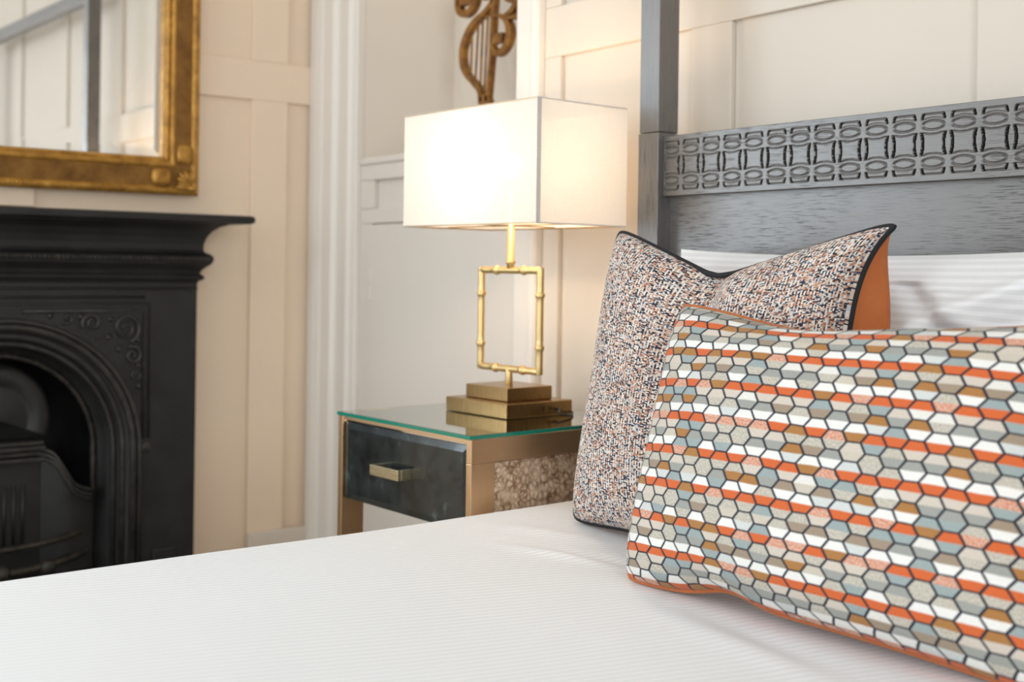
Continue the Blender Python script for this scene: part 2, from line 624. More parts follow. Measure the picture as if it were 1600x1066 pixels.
# headboard wall: panel plane right of the alcove, alcove recess
XA0, XA1 = -3.26, -2.447        # alcove opening
ZAT = 2.35
YB = 2.25
bm = BM()
box(bm, XA1, XR, YW + ND, YW + .12, 0, HC)
box(bm, XF, XA1, YW + ND, YW + .12, ZAT, HC)
wb = struct(obj('wall_back', bm, 'cream_paint'))
bm = BM()
box(bm, XF, XA0, YW + ND, YB, 0, ZAT)
box(bm, XA0, XA1, YB, YB + .05, 0, ZAT + .05)
box(bm, XA1, XA1 + .05, YW + .12, YB, 0, ZAT + .05)
box(bm, XA0, XA1, YW + .12, YB, ZAT, ZAT + .05)
struct(obj('wall_alcove', bm, 'lamplit_cream'))
y0, y1 = YW, YW + ND
for za, zb in ((1.53, 1.655), (2.55, 2.68)):
    bx('rail', 'cream_paint', wb, -2.354, XR, y0, y1, za, zb, bevel=.0025)
bx('stile', 'cream_paint', wb, -2.354, -2.291, y0, y1, 0, 1.53, bevel=.0025)
bx('stile', 'cream_paint', wb, -2.354, -2.291, y0, y1, 1.655, 2.55, bevel=.0025)
for k in range(6):
    xa = -1.847 + .682 * k
    for za, zb in ((0, 1.53), (1.655, 2.55)):
        bx('stile', 'cream_paint', wb, xa, xa + .118, y0, y1, za, zb, bevel=.0025)

# moulded architraves of the alcove
def architrave(name, pts, z0, z1):
    bm = BM()
    lo = [bm.verts.new((x, y, z0)) for x, y in pts]
    hi = [bm.verts.new((x, y, z1)) for x, y in pts]
    n = len(pts)
    for i in range(n):
        bm.faces.new((lo[i], lo[(i + 1) % n], hi[(i + 1) % n], hi[i]))
    bm.faces.new(lo[::-1])
    bm.faces.new(hi)
    return struct(obj(name, bm, 'white_paint', bevel=.003))


architrave('trim_1', [(-3.543, 1.914), (-3.543, 1.872), (-3.500, 1.866), (-3.470, 1.870), (-3.455, 1.876), (-3.400, 1.876),
                      (-3.392, 1.892), (-3.345, 1.892), (-3.338, 1.880), (-3.300, 1.876), (-3.285, 1.884), (-3.26, 1.886), (-3.26, 1.914)], 0, ZAT)
architrave('trim_2', [(-2.447, 1.914), (-2.447, 1.882), (-2.385, 1.882), (-2.378, 1.874), (-2.362, 1.874), (-2.355, 1.882), (-2.355, 1.914)], 0, ZAT)
bm = BM()
box(bm, -3.54, -2.355, 1.872, 1.914, ZAT, ZAT + .12)
struct(obj('trim_3', bm, 'white_paint', bevel=.004))

# ------------------------------------------------------------------ bed
BX0, BX1 = -1.85, -.05          # outer faces of the posts
bed = thing('four_poster_bed', 'dark stained oak four-poster bed with carved fret headboard rail', 'bed', (-.95, .7, 0))


def on(parent, o):
    o.parent = parent
    o.location = Vector(o.location) - Vector(parent.location)
    return o


def bed_part(name, mat, *b, bevel=.0015):
    return on(bed, bx(name, mat, None, *b, bevel=bevel))


for xa in (BX0, BX1 - .06):
    for ya in (1.75,):         # only the head end is in the photograph
        p = bed_part('post', 'oak_upright', xa, xa + .060, ya, ya + .060, .0, 1.288)
        q = bx('post_upper', 'oak_upright', None, xa + .0015, xa + .0585, ya + .0015, ya + .0585, 1.2895, 2.20, bevel=.0015)
        q.parent = p
for ya in (1.752,):
    bed_part('canopy_rail', 'oak_across', BX0 + .058, BX1 - .058, ya + .005, ya + .050, 2.135, 2.195)
for xa in (BX0 + .005, BX1 - .055):
    bed_part('side_rail', 'oak_along', xa + .010, xa + .040, -.350, 1.750, .16, .32)
bed_part('headboard_panel', 'oak_across', BX0 + .058, BX1 - .058, 1.785, 1.806, .20, 1.158)

# carved rail: the fret is cut into its face
P0, XO = .0553, -1.7396
ax = np.arange(-1.7895, -.1105, .00115)
az = np.arange(-.062, .0621, .00105)
Xg, Zg = np.meshgrid(ax, az, indexing='ij')
xo = np.mod(Xg - XO + P0 / 2, P0) - P0 / 2
xp = np.mod(Xg - XO, P0) - P0 / 2
aZ = np.abs(Zg)


def groove(d, hw, soft=.0009):
    return np.clip((hw - np.abs(d)) / soft + .5, 0, 1)


dep = np.zeros_like(Xg)
# tall lens outlines
xe = .0083 - .0032 * (Zg / .0187) ** 2
end = np.clip((.0187 - aZ) / .0012 + .5, 0, 1)
dep = np.maximum(dep, .0110 * groove(np.abs(xo) - xe, .0025, .0007) * end)
# lying lens outlines
for zc in (.0310, -.0310):
    ea, eb = .0196, .0075
    dz = Zg - zc
    e = np.sqrt((xp / ea) ** 2 + (dz / eb) ** 2) + 1e-6
    g = np.sqrt((xp / ea ** 2) ** 2 + (dz / eb ** 2) ** 2) / e + 1e-3
    wd = .0009 + .0011 * np.clip(np.abs(xp) / ea, 0, 1) ** 6
    dep = np.maximum(dep, .0036 * groove((e - 1) / g, wd, .0016))
# pad edges
zp = .0160 + .0027 * (xp / .018) ** 2
dep = np.maximum(dep, .0034 * groove(aZ - zp, .0008) * (np.abs(xp) < .0185))
# upper and lower half pads: slots and border line
sx = .0063 + .28 * (aZ - .0405)
dep = np.maximum(dep, .0110 * groove(np.abs(xo) - sx, .0020) * np.clip((aZ - .0412) / .001 + .5, 0, 1) * np.clip((.0500 - aZ) / .001 + .5, 0, 1))
dep = np.maximum(dep, .0036 * groove(aZ - .0500, .0010) * (np.abs(xp) < .0190))
zq = .0432 - .0026 * (xp / .018) ** 2
dep = np.maximum(dep, .0018 * groove(aZ - zq, .0007) * (np.abs(xp) < .0180))
edge_fade = (ax > -1.786) & (ax < -.114)
dep *= edge_fade[:, None]
P = np.stack([Xg, 1.765 + dep, Zg + 1.218], -1)
# wrap the rim back to give the rail its thickness
def rim(P, back):
    top, bot = P[:, -1:].copy(), P[:, :1].copy()
    top[..., 1] = back
    bot[..., 1] = back
    P = np.concatenate([bot, P, top], 1)
    l, r_ = P[:1].copy(), P[-1:].copy()
    l[..., 1] = back
    r_[..., 1] = back
    return np.concatenate([l, P, r_], 0)


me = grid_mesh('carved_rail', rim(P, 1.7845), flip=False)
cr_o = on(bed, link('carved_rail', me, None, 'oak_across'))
me.materials.append(MATS['groove_shade'])
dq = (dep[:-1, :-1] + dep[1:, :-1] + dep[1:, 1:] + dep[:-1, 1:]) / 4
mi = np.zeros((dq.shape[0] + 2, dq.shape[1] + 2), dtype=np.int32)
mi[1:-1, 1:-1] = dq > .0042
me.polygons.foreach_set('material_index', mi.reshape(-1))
mt = on(bed, bx('mattress', 'white_cotton', None, BX0 + .07, BX1 - .07, -.34, 1.742, .26, .50, bevel=.03))
on(bed, bx('bed_base', 'white_cotton', None, BX0 + .06, BX1 - .06, -.34, 1.742, .10, .255, bevel=.01))

# duvet -------------------------------------------------------------
def sm(x, a0, b0):
    t = np.clip((x - a0) / (b0 - a0), 0, 1)
    return t * t * (3 - 2 * t)


def duvet():
    nx, ny = 300, 300
    # arc-length across: hang, rounded edge, flat top
    L, Rr, top = .30, .055, .545
    halfw = (BX1 - BX0) / 2 - .005
    flat = halfw - Rr
    arc = Rr * math.pi / 2
    tot = flat + arc + L
    s = np.linspace(-tot, tot, nx)
    a_ = np.abs(s)
    x = np.where(a_ < flat, a_, np.where(a_ < flat + arc, flat + Rr * np.sin((a_ - flat) / Rr), halfw)) * np.sign(s)
    z = np.where(a_ < flat, top, np.where(a_ < flat + arc, top - Rr + Rr * np.cos((a_ - flat) / Rr), top - Rr - (a_ - flat - arc)))
    y = np.linspace(-.36, 1.735, ny)
    X, Y = np.meshgrid((BX0 + BX1) / 2 + x, y, indexing='ij')
    Z = np.repeat(z[:, None], ny, 1)
    # the far end tucks down at the foot and under the pillows
    Z = Z - .04 * sm(-Y, .28, .36)
    on_top = (a_ < flat + arc * .8)[:, None].astype(float)

    def gauss(cx, cy, sx, sy, ang=0.0):
        dx, dy = X - cx, Y - cy
        u = dx * math.cos(ang) + dy * math.sin(ang)
        v = -dx * math.sin(ang) + dy * math.cos(ang)
        return np.exp(-(u / sx) ** 2 - (v / sy) ** 2)
    dz = np.zeros_like(Z)
    # soft padding waves
    dz += .0022 * np.sin(X * 5.1 + 1.3 * np.sin(Y * 3.1)) * np.sin(Y * 4.3 + .7)
    dz += .0016 * np.sin(X * 11.0 + Y * 6.0)
    # creases drawn in by the cushions
    dz += .007 * gauss(-1.46, 1.245, .09, .022, R(22))
    dz -= .007 * gauss(-1.41, 1.285, .09, .022, R(22))
    dz += .004 * gauss(-1.60, 1.33, .12, .03, R(25))
    dz += .004 * gauss(-.98, 1.12, .14, .030, R(-8))
    dz -= .005 * gauss(-1.02, 1.17, .14, .030, R(-8))
    dz -= .006 * gauss(-1.40, 1.45, .30, .12)
    dz -= .006 * gauss(-1.0, 1.27, .30, .10)
    # gentle sag of the side edge along the bed
    Z = Z + dz * on_top
    side = (a_ > flat + arc)[:, None]
    X = X + np.where(side, np.sign(s)[:, None] * (-.006 - .006 * np.sin(Y * 17)), 0)
    return np.stack([X, Y, Z], -1)


me = grid_mesh('duvet', duvet())
dv = link('duvet', me, None, 'duvet_stripe', smooth=True)
so = dv.modifiers.new('solid', 'SOLIDIFY')
so.thickness, so.offset = .012, -1
tag(dv, 'white satin-striped duvet covering the four-poster bed', 'duvet')


# cushions ----------------------------------------------------------
def cushion(t, w, h, tf, tb, front, back, pinch, chop=0.0, s0=0.0, crease=0.0, tilt=0.0, pipe=None, pipe_r=.004, n=150, a_=2.6, b_=.62,
            left=None, right=None, wr=None, round_c=.0, top_p=None, pe=2, edge=None, bulge=0.0, names=('front_panel', 'back_panel')):
    q = np.sin(np.linspace(-1, 1, n) * math.pi / 2)
    q = .45 * q + .55 * np.linspace(-1, 1, n)
    s_, t_ = np.meshgrid(q, q, indexing='ij')
    pl = pinch if left is None else left
    pr = pinch if right is None else right
    tp = pinch if top_p is None else top_p
    px = np.where(s_ < 0, pl * (1 - t_ ** 2), pr * (1 - np.abs(t_) ** pe)) * np.abs(s_) ** 3
    pz = np.where(t_ > 0, tp, pinch) * (1 - s_ ** 2) * np.abs(t_) ** 3
    X = w / 2 * s_ * (1 - px)
    Z = h / 2 * t_ * (1 - pz)
    # rounded corners
    cr_ = round_c * (np.abs(s_) * np.abs(t_)) ** 14
    X, Z = X * (1 - cr_), Z * (1 - cr_)
    if edge:
        ex, ez = edge(s_, t_)
        X, Z = X + ex, Z + ez
    V = np.where(s_ < s0, (s_ + 1) / (1 + s0), (1 - s_) / (1 - s0))
    V = np.where(V > .90, .90 + (V - .90) * .5, V)
    wt = np.clip((t_ + 1) / 2, 0, 1) ** 1.6
    Z = Z - chop * V * wt
    f = (1 - np.abs(s_) ** a_) ** b_ * (1 - np.abs(t_) ** a_) ** b_
    g = np.exp(-((s_ - s0 * (1 - .3 * (1 - t_))) / .16) ** 2) * np.clip((t_ + .15) / 1.15, 0, 1) ** 1.2
    bump = wr(s_, t_) if wr else 0
    uvs = np.stack([s_ * w / 2, t_ * h / 2], -1)
    rot = Matrix.Rotation(tilt, 3, 'X')
    Rm = np.array(rot)

    def place(Y, X_=None):
        return np.stack([X if X_ is None else X_, Y, Z], -1) @ Rm.T
    inner = f ** .6
    Yf = -tf * f + crease * g * inner + bump * inner
    Yb = tb * f * (1 - .3 * g * (1 if chop else 0))
    sb = np.clip((s_ - .45) / .55, 0, 1)
    Pf, Pb = place(Yf), place(Yb, X + bulge * (1 - np.abs(t_) ** 4) * np.clip(4 * sb * (1 - sb), 0, 1) ** .7)
    o1 = link(names[0], grid_mesh(names[0], Pf, uvs), t, front, True)
    o2 = link(names[1], grid_mesh(names[1], Pb, uvs, flip=True), t, back, True)
    if pipe:
        loop = [Pf[i, 0] for i in range(0, n - 1, 2)] + [Pf[-1, j] for j in range(0, n - 1, 2)] + \
               [Pf[i, -1] for i in range(n - 1, 0, -2)] + [Pf[0, j] for j in range(n - 1, 0, -2)]
        obj('piping', tube(BM(), loop, pipe_r, 8, True), pipe, t, True)
    return o1, o2


wp = thing('pillow', 'white satin-striped sleeping pillow leaning against the headboard', 'pillow', (-1.235, 1.655, .797), R(0))


def pw(s, t):
    k = np.clip((s - .05) * 3, 0, 1)
    return (.022 * np.exp(-((t - .42 - .55 * (s - .55)) / .055) ** 2) * k - .020 * np.exp(-((t - .60 - .75 * (s - .55)) / .07) ** 2) * k
            + .016 * np.exp(-((s - .42 + .55 * (t - .5)) / .05) ** 2) * (t < .75) - .014 * np.exp(-((s - .54 + .5 * (t - .5)) / .06) ** 2) * (t < .7)
            + .006 * np.sin(3 * s + 4 * t) - .022 * np.exp(-((s - .78) / .14) ** 2 - ((t - .78) / .16) ** 2))


cushion(wp, .86, .50, .085, .075, 'pillow_stripe', 'pillow_stripe', .035, tilt=R(-9), n=110, wr=pw, top_p=.055)

tw = thing('tweed_cushion', 'square multicoloured tweed cushion with black piping and an orange back', 'cushion', (-1.360, 1.475, .812), R(0))


def tww(s, t):
    return (.010 * np.exp(-((s + .55 - .5 * (t - .3)) / .13) ** 2) * np.clip(t, 0, 1)
            - .008 * np.exp(-((s - .45 + .9 * (t - .45)) / .12) ** 2) * np.clip(t + .2, 0, 1)
            + .004 * np.sin(5 * s + 2 * t))


cushion(tw, .612, .545, .082, .090, 'tweed', 'orange_cloth', .05, chop=.092, s0=-.12, crease=.060, tilt=R(-11), pipe='black_fabric',
        pipe_r=.0047, wr=tww, left=.03, right=.215, round_c=.035, top_p=.0, pe=5, bulge=.055, a_=3.4, b_=.52)

hx = thing('honeycomb_cushion', 'oblong honeycomb patterned cushion in orange, grey and white with orange piping', 'cushion', (-.978, 1.295, .748), R(3))


def hxw(s, t):
    return (.012 * np.exp(-((s + .62 - .35 * (t - .6)) / .12) ** 2 - ((t - .75) / .35) ** 2)
            + .012 * np.exp(-((s + .70 + .3 * (t + .6)) / .14) ** 2 - ((t + .75) / .3) ** 2) + .003 * np.sin(6 * s + 3 * t))




def hxe(s, t):
    # the seam is nipped in near the lower left corner and sags along the top
    low = np.clip(-t, 0, 1) ** 6
    top = np.clip(t, 0, 1) ** 6
    return 0 * s, .014 * np.exp(-((s + .42) / .16) ** 2) * low - .012 * np.exp(-((s + .25) / .35) ** 2) * top


cushion(hx, .66, .425, .092, .070, 'honeycomb', 'orange_cloth', .055, tilt=R(-16), pipe='orange_cloth', pipe_r=.0040, wr=hxw,
        left=.015, right=.03, round_c=.03, top_p=.125, edge=hxe, a_=3.6, b_=.52)

# ------------------------------------------------------------------ bedside table
NR = R(2.1)
ns = thing('bedside_table', 'bronze framed mirrored bedside table with glass top and one drawer', 'bedside table', (-2.352, 1.321, 0), NR)
NW, NDp, NZ = .483, .46, .680   # width, depth, top of glass
bar, wide = .0165, .058
for sx_ in (0, NW - bar):
    bx('leg', 'bronze_upright', ns, sx_, sx_ + bar, .004, .004 + wide, 0, NZ - .055, bevel=.001)
    bx('leg', 'bronze_upright', ns, sx_, sx_ + bar, NDp - .004 - wide, NDp - .004, 0, NZ - .055, bevel=.001)
    bx('side_rail', 'bronze_across', ns, sx_, sx_ + bar, .004, NDp - .004, NZ - .0548, NZ - .0085, bevel=.001)
    bx('side_rail', 'bronze_across', ns, sx_, sx_ + bar, .004 + wide, NDp - .004 - wide, .06, .10, bevel=.001)
bx('glass_top', 'clear_glass', ns, .003, NW - .003, .003, NDp - .003, NZ - .0075, NZ, bevel=.0006)
bm = BM()
e = .0028
box(bm, 0, NW, 0, e, NZ - .0075, NZ - .0004)
box(bm, 0, NW, NDp - e, NDp, NZ - .0075, NZ - .0004)
box(bm, 0, e, e, NDp - e, NZ - .0075, NZ - .0004)
box(bm, NW - e, NW, e, NDp - e, NZ - .0075, NZ - .0004)
obj('glass_edge', bm, 'green_glass_edge', ns)['label'] = 'green polished edge of the glass'
bx('table_top', 'aged_silvering', ns, bar + .0002, NW - bar - .0002, .010, NDp - .01, NZ - .020, NZ - .0078)
bx('front_lip', 'bronze_across', ns, bar + .0002, NW - bar - .0002, .006, .018, NZ - .0165, NZ - .0085, bevel=.0006)
bx('carcass', 'dark_gap', ns, bar + .001, NW - bar - .001, .030, NDp - .02, NZ - .185, NZ - .021)
# bevelled smoked mirror drawer
bm = BM()
dx0, dx1, dz0, dz1 = bar + .002, NW - bar - .002, NZ - .190, NZ - .0215
bv = .014
o_ = [bm.verts.new(p) for p in ((dx0, .0125, dz0), (dx1, .0125, dz0), (dx1, .0125, dz1), (dx0, .0125, dz1))]
i_ = [bm.verts.new(p) for p in ((dx0 + bv, .0085, dz0 + bv), (dx1 - bv, .0085, dz0 + bv), (dx1 - bv, .0085, dz1 - bv), (dx0 + bv, .0085, dz1 - bv))]
b_ = [bm.verts.new((v.co.x, .0295, v.co.z)) for v in o_]
bm.faces.new(i_)
for k_ in range(4):
    bm.faces.new((o_[k_], o_[(k_ + 1) % 4], i_[(k_ + 1) % 4], i_[k_]))
    bm.faces.new((b_[k_], b_[(k_ + 1) % 4], o_[(k_ + 1) % 4], o_[k_]))
bm.faces.new(b_[::-1])
dr = obj('drawer', bm, 'smoked_mirror', ns)
# square ring handle
hxc, hz = .226, NZ - .103
bm = BM()
hl, hd, ht, hb = .104, .034, .0215, .0085
box(bm, hxc - hl / 2, hxc + hl / 2, .0085 - hd, .0085 - hd + hb, hz - ht / 2, hz + ht / 2)
box(bm, hxc - hl / 2, hxc - hl / 2 + hb, .0085 - hd + hb, .0086, hz - ht / 2, hz + ht / 2)
box(bm, hxc + hl / 2 - hb, hxc + hl / 2, .0085 - hd + hb, .0086, hz - ht / 2, hz + ht / 2)
hd_ = obj('handle', bm, 'pale_brass', dr, bevel=.0008)
hd_['label'] = 'pale brass square ring handle'
# faceted foxed mirror side panels
for xs, d_ in ((NW - .006, 1), (.006, -1)):
    bm = BM()
    ya, yb, za, zb = .004 + wide + .002, NDp - .004 - wide - .002, NZ - .190, NZ - .058
    n_f = 1
    hh = (zb - za) / n_f
    for k_ in range(n_f):
        c_ = [bm.verts.new(p) for p in ((xs - .006 * d_, ya, za + hh * k_), (xs - .006 * d_, yb, za + hh * k_),
                                        (xs - .006 * d_, yb, za + hh * (k_ + 1)), (xs - .006 * d_, ya, za + hh * (k_ + 1)))]
        m1 = bm.verts.new((xs + .004 * d_, ya + hh * .8, za + hh * (k_ + .5)))
        m2 = bm.verts.new((xs + .004 * d_, yb - hh * .8, za + hh * (k_ + .5)))
        bm.faces.new((c_[0], c_[1], m2, m1))
        bm.faces.new((c_[1], c_[2], m2))
        bm.faces.new((c_[2], c_[3], m1, m2))
        bm.faces.new((c_[3], c_[0], m1))
        bm.faces.new(c_[::-1])
    obj('side_panel', bm, 'foxed_mirror', ns)['label'] = 'faceted mottled gold mirror panel'
bx('shelf', 'bronze_across', ns, bar, NW - bar, .03, NDp - .01, .10, .115)

# ------------------------------------------------------------------ table lamp
LC = (-2.143, 1.640, NZ)
lp = thing('table_lamp', 'brass table lamp with bamboo-style frame and white rectangular shade, lit', 'lamp', LC, R(3))
bx('base_plate', 'antique_brass', lp, -.106, .106, -.096, .096, .0005, .032, bevel=.0022)
bx('base_block', 'antique_brass', lp, -.072, .072, -.066, .066, .0322, .062, bevel=.0022)
obj('stem', tube(BM(), [(0, 0, .062), (0, 0, .100)], .0085, 16), 'satin_brass', lp, True, .0005)
fz0, fz1, fx = .097, .318, .1015
rr = .0080


def bamboo(p, q, nodes):
    p, q = Vector(p), Vector(q)
    L_ = (q - p).length
    pts, rad = [], []
    ring = ((-.0075, 1.0), (-.0052, 1.1), (-.0040, 1.30), (.0, 1.38), (.0040, 1.30), (.0052, 1.1), (.0075, 1.0))
    cuts = [(k_ / 12, 1.0) for k_ in range(13) if min(abs(k_ / 12 - n_) * L_ for n_ in nodes) > .012]
    cuts += [(n_ + d_ / L_, m_) for n_ in nodes for d_, m_ in ring]
    for c_, m_ in sorted(cuts):
        pts.append(p.lerp(q, c_))
        rad.append(rr * m_)
    return tube(BM(), pts, rad, 14)


for sx_ in (-1, 1):
    obj('frame_bar', bamboo((sx_ * fx, 0, fz0 - rr * .8), (sx_ * fx, 0, fz1 + rr * .8), (.25, .74)), 'satin_brass', lp, True, .0006)
for z_ in (fz0, fz1):
    obj('frame_bar', bamboo((-fx, 0, z_), (fx, 0, z_), (.27, .73)), 'satin_brass', lp, True, .0006)
obj('neck', tube(BM(), [(0, 0, .322), (0, 0, .332), (0, 0, .334), (0, 0, .338), (0, 0, .34), (0, 0, .50)],
                 [.0085, .0085, .0118, .0118, .0085, .0085], 16), 'satin_brass', lp, True)
bulb = BM()
bmesh.ops.create_uvsphere(bulb, u_segments=16, v_segments=10, radius=.028)
for v_ in bulb.verts:
    v_.co.z += .552
    if v_.co.z < .545:
        v_.co.x *= .7
        v_.co.y *= .7
obj('bulb', bulb, 'bulb_glow', lp, True)['label'] = 'glowing bulb inside the shade'
SW, SD, SZ0, SZ1, ST = .462, .262, .414, .672, .0022
sh = bpy.data.objects.new('lamp_shade', None)
bm = BM()
for (xa, xb, ya, yb) in ((-SW / 2, SW / 2, -SD / 2, -SD / 2 + ST), (-SW / 2, SW / 2, SD / 2 - ST, SD / 2),
                         (-SW / 2, -SW / 2 + ST, -SD / 2 + ST, SD / 2 - ST), (SW / 2 - ST, SW / 2, -SD / 2 + ST, SD / 2 - ST)):
    pass
# single-walled shade, folded hem top and bottom
cs = [(-SW / 2, -SD / 2), (SW / 2, -SD / 2), (SW / 2, SD / 2), (-SW / 2, SD / 2)]
lo = [bm.verts.new((x_, y_, SZ0)) for x_, y_ in cs]
hi = [bm.verts.new((x_, y_, SZ1)) for x_, y_ in cs]
for k_ in range(4):
    bm.faces.new((lo[k_], lo[(k_ + 1) % 4], hi[(k_ + 1) % 4], hi[k_]))
me_s = bpy.data.meshes.new('shade')
bm.to_mesh(me_s)
bm.free()
sh = link('shade', me_s, lp, 'shade_linen')
sh['label'] = 'white linen rectangular shade'
for z_ in (SZ0 + .002, SZ1 - .002):
    obj('wire_rim', tube(BM(), [(x_ * .992, y_ * .992, z_) for x_, y_ in cs], .0016, 6, True), 'antique_brass', lp)
for x_, y_ in cs[:2]:
    bx('corner_seam', 'shade_linen', lp, x_ - .0005, x_ + .0008 * math.copysign(1, x_), y_ - .011 * (y_ > 0), y_ + .011 * (y_ < 0), SZ0 + .0005, SZ1 - .0005)
bm = BM()
tube(bm, [(-SW / 2, 0, SZ0 + .004), (0, 0, SZ0 + .004), (SW / 2, 0, SZ0 + .004)], .0016, 6)
tube(bm, [(0, -SD / 2, SZ0 + .004), (0, 0, SZ0 + .004), (0, SD / 2, SZ0 + .004)], .0016, 6)
obj('shade_carrier', bm, 'antique_brass', lp)
cab = smooth_path([(.098, .05, .012), (.125, .04, .016), (.146, .02, .010), (.150, .05, .004), (.10, .10, .004), (.02, .14, .004)], 6)
obj('cord', tube(BM(), cab, .0024, 8), 'dark_cable', lp, True)
ld = bpy.data.lights.new('lamp_light', 'POINT')
ld.energy, ld.color, ld.shadow_soft_size = LAMP_POWER, (1.0, .73, .47), .035
lo_ = bpy.data.objects.new('lamp_light', ld)
COL.objects.link(lo_)
lo_.location = (LC[0], LC[1], LC[2] + .552)

# ------------------------------------------------------------------ alcove cupboard and sculpture
cp = thing('built_in_cupboard', 'white painted low cupboard filling the alcove behind the lamp', 'cupboard', (-2.853, 1.90, 0))
cx0, cx1 = XA0 + .002 + 2.853, XA1 - .002 + 2.853


def cpx(name, *b, bevel=.0025, mat='grey_white_paint', parent=cp):
    return bx(name, mat, parent, *b, bevel=bevel)


cpx('cupboard_top', cx0, cx1, -.004, YB - 1.90 - .002, 1.316, 1.338, bevel=.006)
cpx('carcass', cx0, cx1, .020, YB - 1.90 - .002, .0, 1.315)
cpx('frieze_rail', cx0, cx1, .002, .0195, 1.268, 1.3155)
cpx('frieze_rail', cx0, cx1, .002, .0195, 1.135, 1.180)
cpx('side_stile', cx0, cx0 + .078, .002, .0195, 1.1805, 1.2675)
cpx('side_stile', cx1 - .06, cx1, .002, .0195, 1.1805, 1.2675)
cpx('side_stile', cx0, cx0 + .068, .002, .0195, 0, 1.1345)
dr2 = cpx('door', cx0 + .071, cx1 - .001, -.002, .0190, .12, 1.131)
for z_ in (.30, .90):
    for q_ in range(2):
        cpx('hinge', cx0 + .062, cx0 + .074, -.005, .0015, z_ + .058 * q_, z_ + .058 * q_ + .040, bevel=.002, parent=dr2)
cpx('plinth', cx0, cx1, .004, .0195, 0, .115)

# bronze harp: flat bent bars, measured in the sculpture's own plane (x across, z up)
hp = thing('harp_sculpture', 'bronze scrollwork harp sculpture standing on the alcove cupboard', 'sculpture', (-2.82, 2.08, 1.338))


HS = 1.0 / 6.27


def hz_(px, pz):
    # zoomed drawing units to metres: 1 unit = 0.302 mm across, 0.300 mm up, origin at the foot
    return ((px - 480) * .000540, 0, .152 + (990 - pz) * .000329)


def hbar(name, pts, w, n=7, th=.022):
    q = smooth_path([hz_(*p) for p in pts], n)
    ws = w if not hasattr(w, '__len__') else list(np.interp(np.linspace(0, 1, len(q)), np.linspace(0, 1, len(w)), w))
    ws = [k * 1.35 for k in ws] if hasattr(ws, '__len__') else ws * 1.35
    return obj(name, ribbon(BM(), q, ws, (0, 1, 0), th), 'aged_bronze', hp, bevel=.0012)


hbar('pillar', [(520, -320), (512, -100), (505, 60), (498, 240), (492, 450), (484, 620), (462, 910), (452, 990)], [.010, .014, .015, .010, .011, .009, .009, .012])
hbar('bow', [(500, -10), (490, 110), (430, 190), (330, 255), (258, 350), (216, 480), (222, 620), (262, 720), (330, 805), (385, 890), (402, 990)],
     [.013, .012, .012, .014, .015, .016, .015, .012, .012, .012, .016])
for p, q in (((292, 372), (285, 725)), ((350, 290), (328, 800)), ((392, 245), (376, 860)), ((438, 225), (412, 905))):
    hbar('string', [p, ((p[0] + q[0]) / 2, (p[1] + q[1]) / 2), q], .0042, 2, .006)
hbar('cross_bar', [(400, 215), (445, 228), (500, 225)], .004, 3, .01)
hbar('scroll', [(505, 240), (580, 272), (628, 340), (644, 430), (625, 520), (575, 582), (525, 580), (500, 540)], [.008, .010, .014, .018, .016, .013, .014, .016])
hbar('scroll_end', [(495, 455), (540, 452), (590, 458)], .022, 4)
hbar('scroll', [(600, 275), (665, 240), (700, 160), (706, 60), (700, -60), (650, -150), (590, -120)], [.008, .012, .014, .014, .014, .012, .012])
hbar('scroll', [(615, 296), (700, 298), (770, 265), (815, 190), (820, 90), (780, 40), (735, 70)], [.006, .009, .014, .016, .014, .013, .013])
hbar('scroll_end', [(640, 55), (612, 95), (640, 140), (685, 140)], .013, 5)
hbar('scroll', [(330, -60), (338, 50), (300, 130), (235, 162), (178, 110), (165, 0), (200, -90), (270, -110)], [.010, .014, .017, .015, .017, .016, .013, .010])
hbar('scroll_end', [(170, 48), (230, 42), (300, 40)], .018, 4)
hbar('scroll', [(350, 20), (400, 52), (445, 20), (455, -50), (420, -110), (380, -90)], [.012, .012, .012, .012, .012, .010])
hbar('foot', [(435, 930), (432, 1000), (436, 1200), (440, 1440)], [.022, .040, .018, .022])
bx('base_plate', 'aged_bronze', hp, -.085, .055, -.045, .045, .0005, .018, bevel=.003)

# ------------------------------------------------------------------ gilt mirror over the fireplace
MY0, MY1, MZ0, MZ1 = .32, 1.480, 1.212, 2.28
mr = thing('wall_mirror', 'large gilt framed mirror with carved corners hanging above the fireplace', 'mirror', (XF, .90, 1.75))
my0, my1, mz0, mz1 = MY0 - .90, MY1 - .90, MZ0 - 1.75, MZ1 - 1.75
# frame profile: distance in from the outer edge, height off the wall
prof = [(0, .004), (0, .030), (.006, .036), (.014, .038), (.020, .034), (.024, .030), (.060, .040), (.080, .046), (.084, .052),
        (.090, .054), (.096, .050), (.098, .042), (.104, .044), (.109, .040), (.113, .026), (.113, .004)]


